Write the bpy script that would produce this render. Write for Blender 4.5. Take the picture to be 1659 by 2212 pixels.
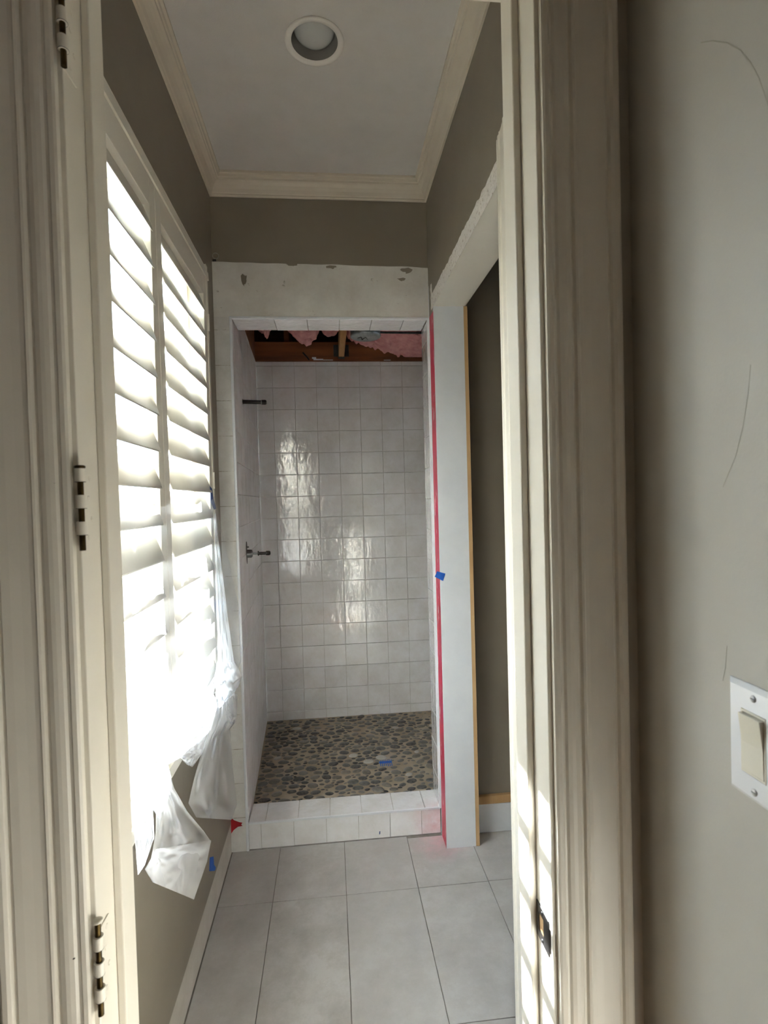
import bpy, bmesh, math, random
from mathutils import Vector, Matrix, noise

for _o in list(bpy.data.objects):
    bpy.data.objects.remove(_o)
random.seed(7)
SC = bpy.context.scene
COL = SC.collection
PI = math.pi

# ------------------------------------------------------------------ camera
CAM_F, CAM_YAW, CAM_PITCH, CAM_ROLL, CAM_H = 1171.48, .0984, -.0218, -.0271, 1.6678


def cam_axes():
    cy, sy = math.cos(CAM_YAW), math.sin(CAM_YAW)
    r, f, u = Vector((cy, -sy, 0)), Vector((sy, cy, 0)), Vector((0, 0, 1))
    cp, sp = math.cos(CAM_PITCH), math.sin(CAM_PITCH)
    f, u = f * cp + u * sp, u * cp - f * sp
    c, s = math.cos(CAM_ROLL), math.sin(CAM_ROLL)
    r, u = r * c + u * s, u * c - r * s
    return r, f, u


AX_R, AX_F, AX_U = cam_axes()
ORG = Vector((0, 0, CAM_H))
cd = bpy.data.cameras.new('camera')
cam = bpy.data.objects.new('camera', cd)
COL.objects.link(cam)
cd.sensor_fit = 'VERTICAL'
cd.sensor_height = 24.0
cd.sensor_width = 18.0
cd.lens = CAM_F / 2212 * 24.0
cd.clip_start = .02
cam.matrix_world = Matrix(((AX_R.x, AX_U.x, -AX_F.x, 0), (AX_R.y, AX_U.y, -AX_F.y, 0),
                           (AX_R.z, AX_U.z, -AX_F.z, CAM_H), (0, 0, 0, 1)))
cd.dof.use_dof = True
cd.dof.focus_distance = 2.6
cd.dof.aperture_fstop = 6.5
SC.camera = cam


def at(x, y, ax, v):
    """photo pixel -> point on the plane ax = v"""
    d = AX_F + AX_R * ((x - 829.5) / CAM_F) - AX_U * ((y - 1106) / CAM_F)
    k = 'XYZ'.index(ax)
    return ORG + d * ((v - ORG[k]) / d[k])


# ------------------------------------------------------------------ world, sun, exposure
W = bpy.data.worlds.new('world')
SC.world = W
W.use_nodes = True
W.node_tree.nodes['Background'].inputs[0].default_value = (.70, .84, 1.0, 1)
W.node_tree.nodes['Background'].inputs[1].default_value = 3.6
sd = bpy.data.lights.new('sun_offscreen', 'SUN')
sd.energy = 36.0
sd.angle = math.radians(.5)
sd.color = (1.0, .985, .98)
sun = bpy.data.objects.new('sun_offscreen', sd)
COL.objects.link(sun)
sun.rotation_euler = Vector((1.0, -1.5, -1.45)).to_track_quat('-Z', 'Y').to_euler()


SC.view_settings.view_transform = 'Standard'
SC.view_settings.look = 'None'
SC.view_settings.gamma = 1.0
SC.view_settings.use_curve_mapping = False
SC.view_settings.exposure = 2.7
SC.cycles.max_bounces = 14
SC.cycles.diffuse_bounces = 10
SC.cycles.transparent_max_bounces = 16
SC.cycles.sample_clamp_indirect = 8.0
SC.cycles.use_denoising = True


# ------------------------------------------------------------------ materials
def lin(r, g, b):
    f = lambda c: (c / 255 / 12.92) if c / 255 <= .04045 else ((c / 255 + .055) / 1.055) ** 2.4
    return (f(r), f(g), f(b), 1)


class NT:
    def __init__(s, name):
        s.m = bpy.data.materials.new(name)
        s.m.use_nodes = True
        s.t = s.m.node_tree
        s.b = s.t.nodes['Principled BSDF']
        s.out = s.t.nodes['Material Output']
        s.x = 0

    def n(s, kind, **kw):
        nd = s.t.nodes.new(kind)
        for k, v in kw.items():
            if k in nd.inputs:
                nd.inputs[k].default_value = v
            else:
                setattr(nd, k, v)
        return nd

    def l(s, a, b):
        s.t.links.new(a, b)

    def mixc(s, fac, a, b):
        m = s.n('ShaderNodeMix', data_type='RGBA')
        for sock, v in ((m.inputs[0], fac), (m.inputs[6], a), (m.inputs[7], b)):
            if hasattr(v, 'is_output'):
                s.l(v, sock)
            else:
                sock.default_value = v
        return m.outputs[2]

    def ramp(s, fac, lo, hi):
        r = s.n('ShaderNodeMapRange')
        r.inputs[1].default_value = lo
        r.inputs[2].default_value = hi
        s.l(fac, r.inputs[0])
        return r.outputs[0]

    def noise(s, co, scale, detail=4, rough=.6, stretch=None):
        if stretch:
            mp = s.n('ShaderNodeMapping')
            mp.inputs['Scale'].default_value = stretch
            s.l(co, mp.inputs[0])
            co = mp.outputs[0]
        nd = s.n('ShaderNodeTexNoise')
        nd.inputs['Scale'].default_value = scale
        nd.inputs['Detail'].default_value = detail
        nd.inputs['Roughness'].default_value = rough
        s.l(co, nd.inputs['Vector'])
        return nd.outputs[0]

    def bump(s, h, strength, dist=.01):
        b = s.n('ShaderNodeBump')
        b.inputs['Strength'].default_value = strength
        b.inputs['Distance'].default_value = dist
        s.l(h, b.inputs['Height'])
        s.l(b.outputs[0], s.b.inputs['Normal'])

    def pos(s):
        return s.n('ShaderNodeNewGeometry').outputs['Position']

    def obj(s):
        return s.n('ShaderNodeTexCoord').outputs['Object']

    def rnd(s):
        return s.n('ShaderNodeObjectInfo').outputs['Random']

    def set(s, col=None, rough=None, metal=None, spec=None):
        if col is not None:
            if hasattr(col, 'is_output'):
                s.l(col, s.b.inputs['Base Color'])
            else:
                s.b.inputs['Base Color'].default_value = col
        if rough is not None:
            s.b.inputs['Roughness'].default_value = rough
        if metal is not None:
            s.b.inputs['Metallic'].default_value = metal
        if spec is not None:
            s.b.inputs['Specular IOR Level'].default_value = spec
        return s.m


def basic(name, c1, c2, rough=.6, scale=6, bump=0, bscale=60, bdist=.002, metal=0, stretch=None, spec=None):
    t = NT(name)
    co = t.pos()
    f = t.ramp(t.noise(co, scale, 4, .6, stretch), .3, .7)
    m = t.set(t.mixc(f, c1, c2), rough, metal, spec)
    if bump:
        t.bump(t.noise(co, bscale, 3, .6, stretch), bump, bdist)
    return m


M = {}
M['taupe'] = basic('taupe_paint', lin(140, 132, 118), lin(133, 125, 111), .55, 3, .15, 160, .001)
M['hallpaint'] = basic('hall_taupe_paint', lin(188, 186, 179), lin(181, 178, 170), .5, 4, .2, 220, .001)
M['trim'] = basic('cream_trim_paint', lin(228, 223, 212), lin(222, 217, 205), .32, 5, .08, 90, .001)
M['crown'] = basic('crown_cream_paint', lin(216, 206, 190), lin(210, 200, 183), .4, 5)
M['casing'] = basic('casing_paint', lin(228, 223, 212), lin(222, 217, 205), .35, 5, .08, 90, .001)
M['shutter'] = basic('shutter_paint', lin(226, 222, 212), lin(221, 217, 206), .38, 4)
M['jambwhite'] = basic('primed_white', lin(222, 225, 230), lin(214, 217, 223), .5, 7, .1, 60, .001)
M['ceiling'] = basic('ceiling_white', lin(214, 210, 206), lin(207, 203, 198), .9, 8, .35, 300, .0015)
M['grout'] = basic('wall_grout', lin(208, 205, 199), lin(194, 190, 184), .9, 30, .3, 200, .001)
M['floorgrout'] = basic('floor_grout', lin(140, 134, 126), lin(120, 114, 106), .95, 40, .3, 200, .001)
M['pebblegrout'] = basic('pebble_grout', lin(176, 163, 144), lin(150, 136, 116), .95, 9, .4, 250, .002)
M['rawwood'] = basic('raw_pine', lin(206, 172, 128), lin(182, 144, 98), .7, 14, .1, 40, .001, 0, (1, 1, .1))
M['lumberh'] = basic('old_lumber', lin(150, 92, 52), lin(96, 54, 28), .75, 16, .3, 50, .002, 0, (.12, 1, 1))
M['joist'] = basic('joist_lumber', lin(204, 160, 108), lin(172, 124, 76), .75, 16, .2, 50, .002, 0, (1, .12, 1))
M['galv'] = basic('galvanised_steel', lin(190, 196, 196), lin(150, 158, 160), .35, 40, 0, 60, .001, 1)
M['darksteel'] = basic('hanger_steel', lin(92, 94, 94), lin(70, 72, 72), .5, 40, 0, 60, .001, .8)
M['pink'] = basic('pink_fibreglass', lin(238, 178, 176), lin(214, 142, 142), .95, 22, .8, 60, .01)
M['blackmetal'] = basic('black_pipe', lin(52, 46, 42), lin(36, 32, 30), .4, 30, .1, 80, .001, .5)
M['greymetal'] = basic('grey_metal', lin(150, 150, 148), lin(110, 110, 108), .4, 30, 0, 60, .001, .8)
M['blacklatch'] = basic('oil_bronze', lin(24, 23, 23), lin(18, 17, 17), .4, 30, 0, 60, .001, 0)
M['brass'] = basic('aged_brass', lin(92, 76, 42), lin(46, 37, 20), .35, 40, 0, 60, .001, .9)
M['bluetape'] = basic('blue_tape', lin(30, 100, 200), lin(22, 84, 178), .7, 40, .1, 200, .001)
M['darkbluetape'] = basic('dark_blue_tape', lin(40, 66, 130), lin(32, 54, 112), .7, 40, .1, 200, .001)
M['plate'] = basic('switch_plate_white', lin(232, 234, 238), lin(228, 230, 235), .25, 4)
M['rocker'] = basic('rocker_ivory', lin(226, 222, 208), lin(222, 218, 203), .3, 4)
M['screw'] = basic('painted_screw', lin(205, 206, 208), lin(180, 181, 184), .35, 30, 0, 60, .001, .4)
M['hallfloor'] = basic('hall_oak_floor', lin(150, 118, 84), lin(126, 96, 66), .5, 8, .1, 40, .001, 0, (1, .1, 1))
M['ground'] = basic('outside_paving', lin(130, 132, 122), lin(112, 114, 104), .9, 1.5)
M['bulb'] = basic('frosted_lamp_glass', lin(196, 198, 196), lin(190, 192, 190), .18, 10)
M['can'] = basic('lamp_baffle', lin(150, 148, 144), lin(140, 138, 134), .5, 10)
M['white'] = basic('lamp_trim_white', lin(236, 232, 226), lin(232, 228, 222), .45, 10)
M['darkcavity'] = basic('attic_sheathing', lin(92, 60, 40), lin(60, 40, 28), .9, 10)
M['plaster'] = basic('ridge_plaster', lin(170, 166, 153), lin(160, 156, 143), .6, 10)


def stain(t, co, c, centre, r):
    """pink waterproofing dust trodden round the corner"""
    d = t.n('ShaderNodeVectorMath', operation='DISTANCE')
    t.l(co, d.inputs[0])
    d.inputs[1].default_value = centre
    a = t.ramp(d.outputs['Value'], r, .02)
    b = t.ramp(t.noise(co, 14, 5, .7), .3, .75)
    m = t.n('ShaderNodeMath', operation='MULTIPLY')
    t.l(a, m.inputs[0]); t.l(b, m.inputs[1])
    return t.mixc(m.outputs[0], c, lin(222, 176, 184))


def m_tile(name, rough, coat, bs):
    t = NT(name)
    co, rnd = t.pos(), t.rnd()
    n1 = t.ramp(t.noise(co, 7, 5, .65), .38, .72)
    c = t.mixc(n1, lin(234, 234, 237), lin(216, 213, 210))
    rr = t.ramp(rnd, 0, 1)
    c = t.mixc(rr, c, t.mixc(n1, lin(240, 240, 243), lin(226, 224, 223)))
    c = stain(t, co, c, (.50, 2.62, .06), .15)
    t.set(c, rough, 0, .75)
    a = t.noise(co, 28, 2, .5, (1, 1, .5))
    b = t.noise(co, 90, 2, .5)
    ad = t.n('ShaderNodeMath', operation='MULTIPLY_ADD')
    t.l(b, ad.inputs[0]); ad.inputs[1].default_value = .2; t.l(a, ad.inputs[2])
    t.b.inputs['Coat Weight'].default_value = coat
    t.b.inputs['Coat Roughness'].default_value = .04
    t.b.inputs['Coat IOR'].default_value = 1.7
    t.bump(ad.outputs[0], bs, .006)
    t.l(t.b.inputs['Normal'].links[0].from_socket, t.b.inputs['Coat Normal'])
    return t.m


M['tile'] = m_tile('glazed_zellige', .045, 1.0, .30)
M['sidetile'] = m_tile('glazed_zellige_wavy', .42, 0, .3)


def m_floortile():
    t = NT('limestone_porcelain')
    co, rnd = t.pos(), t.rnd()
    n1 = t.ramp(t.noise(co, 4.5, 8, .72), .40, .64)
    n2 = t.ramp(t.noise(co, 16, 6, .75), .48, .68)
    c = t.mixc(n1, lin(188, 185, 182), lin(164, 159, 154))
    c2 = t.mixc(n2, c, lin(174, 169, 164))
    c = t.mixc(rnd, c2, t.mixc(.5, c2, lin(184, 181, 178)))
    c = stain(t, co, c, (.50, 2.56, 0), .17)
    t.set(c, .42, 0, .4)
    t.bump(t.noise(co, 90, 3, .6), .1, .001)
    return t.m


M['floortile'] = m_floortile()


def m_pebble():
    t = NT('river_pebble')
    r = t.n('ShaderNodeValToRGB')
    t.l(t.rnd(), r.inputs[0])
    cr = r.color_ramp
    cr.interpolation = 'CONSTANT'
    cols = [(0, (52, 53, 55)), (.18, (80, 80, 79)), (.34, (104, 101, 95)), (.5, (66, 67, 68)),
            (.64, (112, 107, 98)), (.76, (40, 41, 44)), (.87, (92, 87, 80)), (.97, (172, 168, 160))]
    cr.elements[0].color = lin(*cols[0][1])
    cr.elements[1].position = cols[1][0]
    cr.elements[1].color = lin(*cols[1][1])
    for p, c in cols[2:]:
        e = cr.elements.new(p)
        e.color = lin(*c)
    n = t.ramp(t.noise(t.pos(), 60, 4, .6), .35, .7)
    t.set(t.mixc(n, r.outputs[0], t.mixc(.25, r.outputs[0], lin(170, 162, 150))), .38)
    return t.m


M['pebble'] = m_pebble()


def m_pebble_mix():
    t = NT('far_pebbles')
    v = t.n('ShaderNodeAttribute', attribute_name='tone')
    t.set(t.mixc(v.outputs['Fac'], lin(46, 47, 48), lin(116, 112, 104)), .4)
    return t.m


M['pebblemix'] = m_pebble_mix()


def m_patch():
    """scraped, skim-coated wallboard: pale, with grey scars and trowel lines"""
    t = NT('scraped_wallboard')
    co = t.pos()
    a = t.ramp(t.noise(co, 5, 5, .65), .35, .7)
    c = t.mixc(a, lin(226, 225, 221), lin(204, 200, 193))
    b = t.ramp(t.noise(co, 13, 4, .7), .66, .72)
    c = t.mixc(b, c, lin(150, 143, 130))
    h = t.ramp(t.noise(co, 60, 5, .7, (.3, .3, 1)), .66, .74)
    c = t.mixc(h, c, lin(160, 154, 144))
    t.set(c, .85)
    t.bump(t.noise(co, 30, 5, .7), .35, .004)
    return t.m


M['patch'] = m_patch()


def m_board():
    """narrow strip of old backer board with joint marks every 16 cm"""
    t = NT('stained_backer_board')
    co = t.pos()
    a = t.ramp(t.noise(co, 7, 5, .7), .3, .7)
    c = t.mixc(a, lin(226, 226, 224), lin(200, 198, 193))
    sep = t.n('ShaderNodeSeparateXYZ')
    t.l(co, sep.inputs[0])
    md = t.n('ShaderNodeMath', operation='FRACT')
    dv = t.n('ShaderNodeMath', operation='DIVIDE')
    dv.inputs[1].default_value = .166
    t.l(sep.outputs[2], dv.inputs[0]); t.l(dv.outputs[0], md.inputs[0])
    ln = t.ramp(md.outputs[0], .975, .985)
    nn = t.ramp(t.noise(co, 30, 3, .6), .35, .6)
    mm = t.n('ShaderNodeMath', operation='MULTIPLY')
    t.l(ln, mm.inputs[0]); t.l(nn, mm.inputs[1])
    c = t.mixc(mm.outputs[0], c, lin(160, 152, 140))
    sp = t.ramp(t.noise(co, 70, 3, .8), .70, .74)
    c = t.mixc(sp, c, lin(80, 66, 56))
    t.set(c, .85)
    t.bump(t.noise(co, 50, 5, .7), .4, .003)
    return t.m


M['board'] = m_board()


def m_torn():
    t = NT('torn_gypsum')
    co = t.pos()
    a = t.ramp(t.noise(co, 70, 5, .75), .55, .68)
    t.set(t.mixc(a, lin(236, 232, 228), lin(168, 150, 140)), .95)
    t.bump(t.noise(co, 60, 5, .8), .9, .008)
    return t.m


M['torn'] = m_torn()


def m_lowerwall():
    t = NT('taupe_paint_with_scarred_foot')
    co = t.pos()
    sep = t.n('ShaderNodeSeparateXYZ')
    t.l(co, sep.inputs[0])
    base = t.mixc(t.ramp(t.noise(co, 3), .3, .7), lin(140, 132, 118), lin(133, 125, 111))
    band = t.ramp(sep.outputs[2], .142, .134)
    foot = t.mixc(t.ramp(t.noise(co, 9, 5, .7), .3, .7), lin(204, 200, 192), lin(186, 180, 170))
    c = t.mixc(band, base, foot)
    v = t.n('ShaderNodeTexVoronoi')
    v.inputs['Scale'].default_value = 13
    t.l(co, v.inputs['Vector'])
    dot = t.ramp(v.outputs['Distance'], .075, .06)
    low = t.ramp(sep.outputs[2], .26, .2)
    mm = t.n('ShaderNodeMath', operation='MULTIPLY')
    t.l(dot, mm.inputs[0]); t.l(low, mm.inputs[1])
    c = t.mixc(mm.outputs[0], c, lin(84, 70, 58))
    t.set(c, .55)
    t.bump(t.noise(co, 160, 3), .15, .001)
    return t.m


M['lowerwall'] = m_lowerwall()


def m_red():
    t = NT('red_waterproofing')
    co = t.pos()
    a = t.ramp(t.noise(co, 30, 5, .7, (1, 1, .25)), .60, .66)
    c = t.mixc(t.ramp(t.noise(co, 4), .4, .6), lin(196, 26, 60), lin(206, 40, 84))
    t.set(t.mixc(a, c, lin(232, 214, 214)), .4)
    return t.m


M['red'] = m_red()
M['redplain'] = basic('red_membrane', lin(176, 28, 40), lin(150, 20, 32), .4, 20, .3, 60, .002)


def m_plastic(name, clear):
    t = NT(name)
    for nd in list(t.t.nodes):
        if nd != t.out:
            t.t.nodes.remove(nd)
    tr = t.n('ShaderNodeBsdfTransparent')
    tr.inputs[0].default_value = (.97, .98, 1, 1)
    tl = t.n('ShaderNodeBsdfTranslucent')
    tl.inputs[0].default_value = (.92, .94, .97, 1)
    df = t.n('ShaderNodeBsdfDiffuse')
    df.inputs[0].default_value = (.9, .91, .93, 1)
    gl = t.n('ShaderNodeBsdfGlossy')
    gl.inputs['Roughness'].default_value = .22
    def mix(f, a, b):
        m = t.n('ShaderNodeMixShader')
        m.inputs[0].default_value = f
        t.l(a, m.inputs[1]); t.l(b, m.inputs[2])
        return m.outputs[0]
    o = mix(.45, tl.outputs[0], df.outputs[0])
    o = mix(.07, o, gl.outputs[0])
    o = mix(clear, o, tr.outputs[0])
    t.l(o, t.out.inputs[0])
    return t.m


M['plastic'] = m_plastic('thin_plastic_sheeting', .88)
M['plasticfold'] = m_plastic('bunched_plastic_sheeting', .44)


def m_glass():
    t = NT('window_glass')
    for nd in list(t.t.nodes):
        if nd != t.out:
            t.t.nodes.remove(nd)
    tr = t.n('ShaderNodeBsdfTransparent')
    tr.inputs[0].default_value = (.93, .95, .95, 1)
    gl = t.n('ShaderNodeBsdfGlossy')
    gl.inputs['Roughness'].default_value = .01
    m = t.n('ShaderNodeMixShader')
    m.inputs[0].default_value = .05
    t.l(tr.outputs[0], m.inputs[1])
    t.l(gl.outputs[0], m.inputs[2])
    t.l(m.outputs[0], t.out.inputs[0])
    return t.m


M['glass'] = m_glass()


# ------------------------------------------------------------------ mesh helpers
class MB:
    def __init__(s):
        s.v, s.f, s.sm = [], [], []

    def add(s, vs, fs, smooth=False):
        b = len(s.v)
        s.v += [tuple(v) for v in vs]
        s.f += [tuple(i + b for i in f) for f in fs]
        s.sm += [smooth] * len(fs)
        return s

    def box(s, x0, x1, y0, y1, z0, z1):
        vs = [(x, y, z) for x in (x0, x1) for y in (y0, y1) for z in (z0, z1)]
        return s.add(vs, [(0, 1, 3, 2), (4, 6, 7, 5), (0, 4, 5, 1), (2, 3, 7, 6), (0, 2, 6, 4), (1, 5, 7, 3)])

    def bbox(s, x0, x1, y0, y1, z0, z1, b=.002):
        """box with chamfered edges"""
        bm = bmesh.new()
        bmesh.ops.create_cube(bm, size=1)
        for v in bm.verts:
            v.co = Vector(((x0 + x1) / 2 + v.co.x * (x1 - x0), (y0 + y1) / 2 + v.co.y * (y1 - y0), (z0 + z1) / 2 + v.co.z * (z1 - z0)))
        bmesh.ops.bevel(bm, geom=bm.edges[:], offset=b, segments=2, affect='EDGES', profile=.5)
        bm.verts.index_update()
        s.add([v.co for v in bm.verts], [[v.index for v in f.verts] for f in bm.faces])
        bm.free()
        return s

    def extrude(s, prof, fn, t0, t1, closed=True, smooth=False):
        """prof: list of 2-d points, fn(p, t) -> 3-d point"""
        n = len(prof)
        a = [fn(p, t0) for p in prof] + [fn(p, t1) for p in prof]
        fs = [(i, (i + 1) % n, n + (i + 1) % n, n + i) for i in range(n if closed else n - 1)]
        if closed:
            fs += [tuple(range(n))[::-1], tuple(range(n, 2 * n))]
        return s.add(a, fs, smooth)

    def tube(s, pts, r, seg=10, caps=True):
        pts = [Vector(p) for p in pts]
        rs = r if isinstance(r, (list, tuple)) else [r] * len(pts)
        rings = []
        for i, p in enumerate(pts):
            d = (pts[min(i + 1, len(pts) - 1)] - pts[max(i - 1, 0)]).normalized()
            a = d.orthogonal().normalized() if i == 0 else None
            if a is None:
                a = (pa - d * pa.dot(d)).normalized()
            pa = a
            b = d.cross(a)
            rings.append([p + (a * math.cos(2 * PI * k / seg) + b * math.sin(2 * PI * k / seg)) * rs[i] for k in range(seg)])
        vs = [v for q in rings for v in q]
        fs = [(i * seg + k, i * seg + (k + 1) % seg, (i + 1) * seg + (k + 1) % seg, (i + 1) * seg + k)
              for i in range(len(pts) - 1) for k in range(seg)]
        s.add(vs, fs, True)
        if caps:
            s.add(rings[0], [tuple(range(seg))[::-1]])
            s.add(rings[-1], [tuple(range(seg))])
        return s

    def lathe(s, prof, c, axis='Z', seg=40, smooth=True):
        """prof: list of (r, h)"""
        vs = []
        for r, h in prof:
            for k in range(seg):
                a = 2 * PI * k / seg
                p = (r * math.cos(a), r * math.sin(a), h)
                if axis == 'X':
                    p = (h, r * math.cos(a), r * math.sin(a))
                vs.append((c[0] + p[0], c[1] + p[1], c[2] + p[2]))
        fs = [(i * seg + k, i * seg + (k + 1) % seg, (i + 1) * seg + (k + 1) % seg, (i + 1) * seg + k)
              for i in range(len(prof) - 1) for k in range(seg)]
        return s.add(vs, fs, smooth)

    def grid(s, fn, nu, nv, smooth=True):
        vs = [fn(i / nu, j / nv) for j in range(nv + 1) for i in range(nu + 1)]
        w = nu + 1
        return s.add(vs, [(j * w + i, j * w + i + 1, (j + 1) * w + i + 1, (j + 1) * w + i) for j in range(nv) for i in range(nu)], smooth)

    def mesh(s, name):
        me = bpy.data.meshes.new(name)
        me.from_pydata(s.v, [], s.f)
        me.polygons.foreach_set('use_smooth', s.sm)
        bm = bmesh.new()
        bm.from_mesh(me)
        bmesh.ops.recalc_face_normals(bm, faces=bm.faces)
        bm.to_mesh(me)
        bm.free()
        return me

    def build(s, name, mat, parent=None):
        return link(name, s.mesh(name), mat, parent)


def link(name, me, mat, parent=None):
    if mat is not None and not me.materials:
        me.materials.append(M[mat])
    o = bpy.data.objects.new(name, me)
    COL.objects.link(o)
    if parent is not None:
        o.parent = parent
        o.matrix_parent_inverse = parent.matrix_basis.inverted()
    return o


def empty(name, loc=(0, 0, 0)):
    o = bpy.data.objects.new(name, None)
    o.location = loc
    o.empty_display_size = .05
    COL.objects.link(o)
    return o


def tag(o, label, cat, group=None):
    o['label'], o['category'] = label, cat
    if group:
        o['group'] = group
    return o


def struct(o, label, cat):
    o['kind'] = 'structure'
    o['label'], o['category'] = label, cat
    return o


def thicken(o, t):
    m = o.modifiers.new('thickness', 'SOLIDIFY')
    m.thickness = t
    m.offset = 0
    return o


# ------------------------------------------------------------------ key dimensions (metres)
XL, XR = -.5184, .5057           # faces of the side walls
YF, YD, YE, YB = .846, 2.6316, 2.80, 3.958   # doorway wall inner face, shower front wall, its back, shower back wall
ZC = 3.20                        # ceiling
XS = -.436                       # left edge of the shower opening
ZH = 2.54                        # shower head height
ZCURB, ZPAN = .1328, .09
TP = .1559                       # wall tile pitch
HX = .43                         # hall wall beside the door
JL, JR = -.319, .2957            # faces of the door jambs
JN, JF = .73, .846               # near and far faces of the doorway wall

# ------------------------------------------------------------------ shell
w = MB()
for a in ((-.64, XL, YF, 1.0, 0, ZC), (-.64, XL, 2.36, 2.80, 0, ZC), (-.64, XL, 1.0, 2.36, 0, .87), (-.64, XL, 1.0, 2.36, 2.635, ZC)):
    w.box(*a)
struct(w.build('wall_left', 'lowerwall'), 'taupe painted window wall with a scarred foot where the baseboard came off', 'wall')

w = MB()
w.box(XR, .65, YF, 1.502, 0, ZC)
w.box(XR, .65, 1.502, 2.528, 2.583, ZC)
w.box(XR, .65, 2.528, 2.62, 0, ZC)
w.box(XR, 1.75, 2.62, 2.80, 0, ZC)
struct(w.build('wall_right', 'taupe'), 'taupe painted side wall pierced by the cased opening', 'wall')

w = MB()
w.box(-.64, XS - .01, YD, YE, 0, ZC)
w.box(XS - .01, XR, YD, YE, ZH + .01, ZC)
wb = struct(w.build('wall_back', 'taupe'), 'taupe wall above the shower opening', 'wall')
# pale scraped band above the shower and the backer strip beside it
def wob(x):
    return .006 * noise.noise(Vector((x * 9, 0, 3)))
p = MB()
n = 40
xs = [XL + (XR - XL) * i / n for i in range(n + 1)]
topz = [2.806 - .012 * (i / n) + wob(x) for i, x in enumerate(xs)]
vs = [(x, YD - .004, ZH + .01) for x in xs] + [(x, YD - .004, z) for x, z in zip(xs, topz)] + [(x, YD + .002, z + .001) for x, z in zip(xs, topz)]
fs = [(i, i + 1, n + 2 + i, n + 1 + i) for i in range(n)] + [(n + 1 + i, n + 2 + i, 2 * n + 3 + i, 2 * n + 2 + i) for i in range(n)]
p.add(vs, fs)
p.build('scraped_band', 'patch', wb)['label'] = 'pale scraped wallboard band with grey scars'
MB().box(XL, XS - .011, YD - .004, YD + .002, 0, ZH + .01).build('backer_strip', 'board', wb)['label'] = 'stained backer board strip beside the shower'
pr = MB()
pr.v, pr.f, pr.sm = [], [], []
for (x, y, sx, sy) in ((527, 607, 7, 17), (878, 585, 16, 8), (868, 604, 9, 5), (716, 577, 15, 5), (632, 572, 14, 4)):
    c = at(x, y, 'Y', YD - .0046)
    k = 14
    ring = []
    for i in range(k):
        a = 2 * PI * i / k
        rr = .75 + .5 * noise.noise(Vector((x + 3 * math.cos(a), y + 3 * math.sin(a), 1)))
        ring.append((c.x + math.cos(a) * sx / 445 * rr + .006 * math.sin(a * 2), c.y, c.z + math.sin(a) * sy / 445 * rr))
    MB().add(ring, [tuple(range(k))]).build('paint_scar', 'taupe', wb)

c_ = at(466, 553, 'Y', YD)
MB().tube([(c_.x + .014 * math.cos(a), YD - .001, c_.z + .014 * math.sin(a)) for a in (2 * PI * i / 14 for i in range(15))], .0022, 6, False).build('anchor_ring', 'plaster', wb)
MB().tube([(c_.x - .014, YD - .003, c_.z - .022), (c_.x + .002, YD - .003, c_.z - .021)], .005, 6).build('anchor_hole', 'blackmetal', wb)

MB().box(-.64, 1.75, YF - .02, 2.80, ZC, ZC + .08).build('ceiling', 'ceiling')
struct(bpy.data.objects['ceiling'], 'flat white ceiling inside the crown moulding', 'ceiling')

# doorway wall
w = MB()
w.box(-2.35, JL - .019, JN, JF, 0, ZC)
w.box(JR + .019, .66, JN, JF, 0, ZC)
w.box(JL - .019, JR + .019, JN, JF, 2.466, ZC)
struct(w.build('wall_doorway', 'hallpaint'), 'taupe wall around the doorway', 'wall')
# hall behind the camera
hall = struct(MB().box(HX, .66, -3.7, JN, 0, 3.05).build('wall_hall_right', 'hallpaint'), 'pale taupe hall wall carrying the light switch', 'wall')
struct(MB().box(-2.35, -2.2, -3.7, JN, 0, 3.05).build('wall_hall_left', 'hallpaint'), 'pale taupe far side wall of the hall', 'wall')
w = MB()
w.box(-2.35, .66, -3.9, -3.7, 0, 3.05)
struct(w.build('wall_hall_end', 'hallpaint'), 'pale taupe end wall of the hall', 'wall')
struct(MB().box(-2.35, .66, -3.9, JN, 3.05, 3.2).build('ceiling_hall', 'ceiling'), 'white hall ceiling', 'ceiling')
struct(MB().box(-2.35, .66, -3.9, JN, -.1, -.002).box(-.62, .66, JN, YF + .02, -.1, -.002).build('floor_hall', 'hallfloor'), 'oak hall floor', 'floor')
# ridges of filler under the hall paint
for pts in ([(1515, 92), (1540, 88), (1572, 93), (1600, 108), (1622, 135), (1640, 168), (1662, 232)],
            [(1622, 788), (1617, 850), (1606, 920), (1590, 985), (1562, 1052)], [(1571, 1395), (1568, 1440), (1562, 1470)]):
    MB().tube([at(x, y, 'X', HX + .0004) for x, y in pts], .0007, 6).build('filler_ridge', 'plaster', hall)

# side room behind the cased opening
struct(MB().box(1.60, 1.75, 1.0, 2.62, 0, ZC).build('wall_side_room', 'taupe'), 'taupe end wall of the side room', 'wall')
struct(MB().box(.65, 1.75, .90, 1.0, 0, ZC).build('wall_side_room_near', 'taupe'), 'taupe near wall of the side room', 'wall')
bb = struct(MB().bbox(.668, 1.6, 2.604, 2.62, 0, .145, .003).build('baseboard_side_room', 'jambwhite'), 'white baseboard in the side room', 'baseboard')
MB().bbox(.668, 1.6, 2.598, 2.62, .146, .187, .003).build('wood_cap', 'rawwood', bb)['label'] = 'bare wood cap strip on the baseboard'

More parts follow.
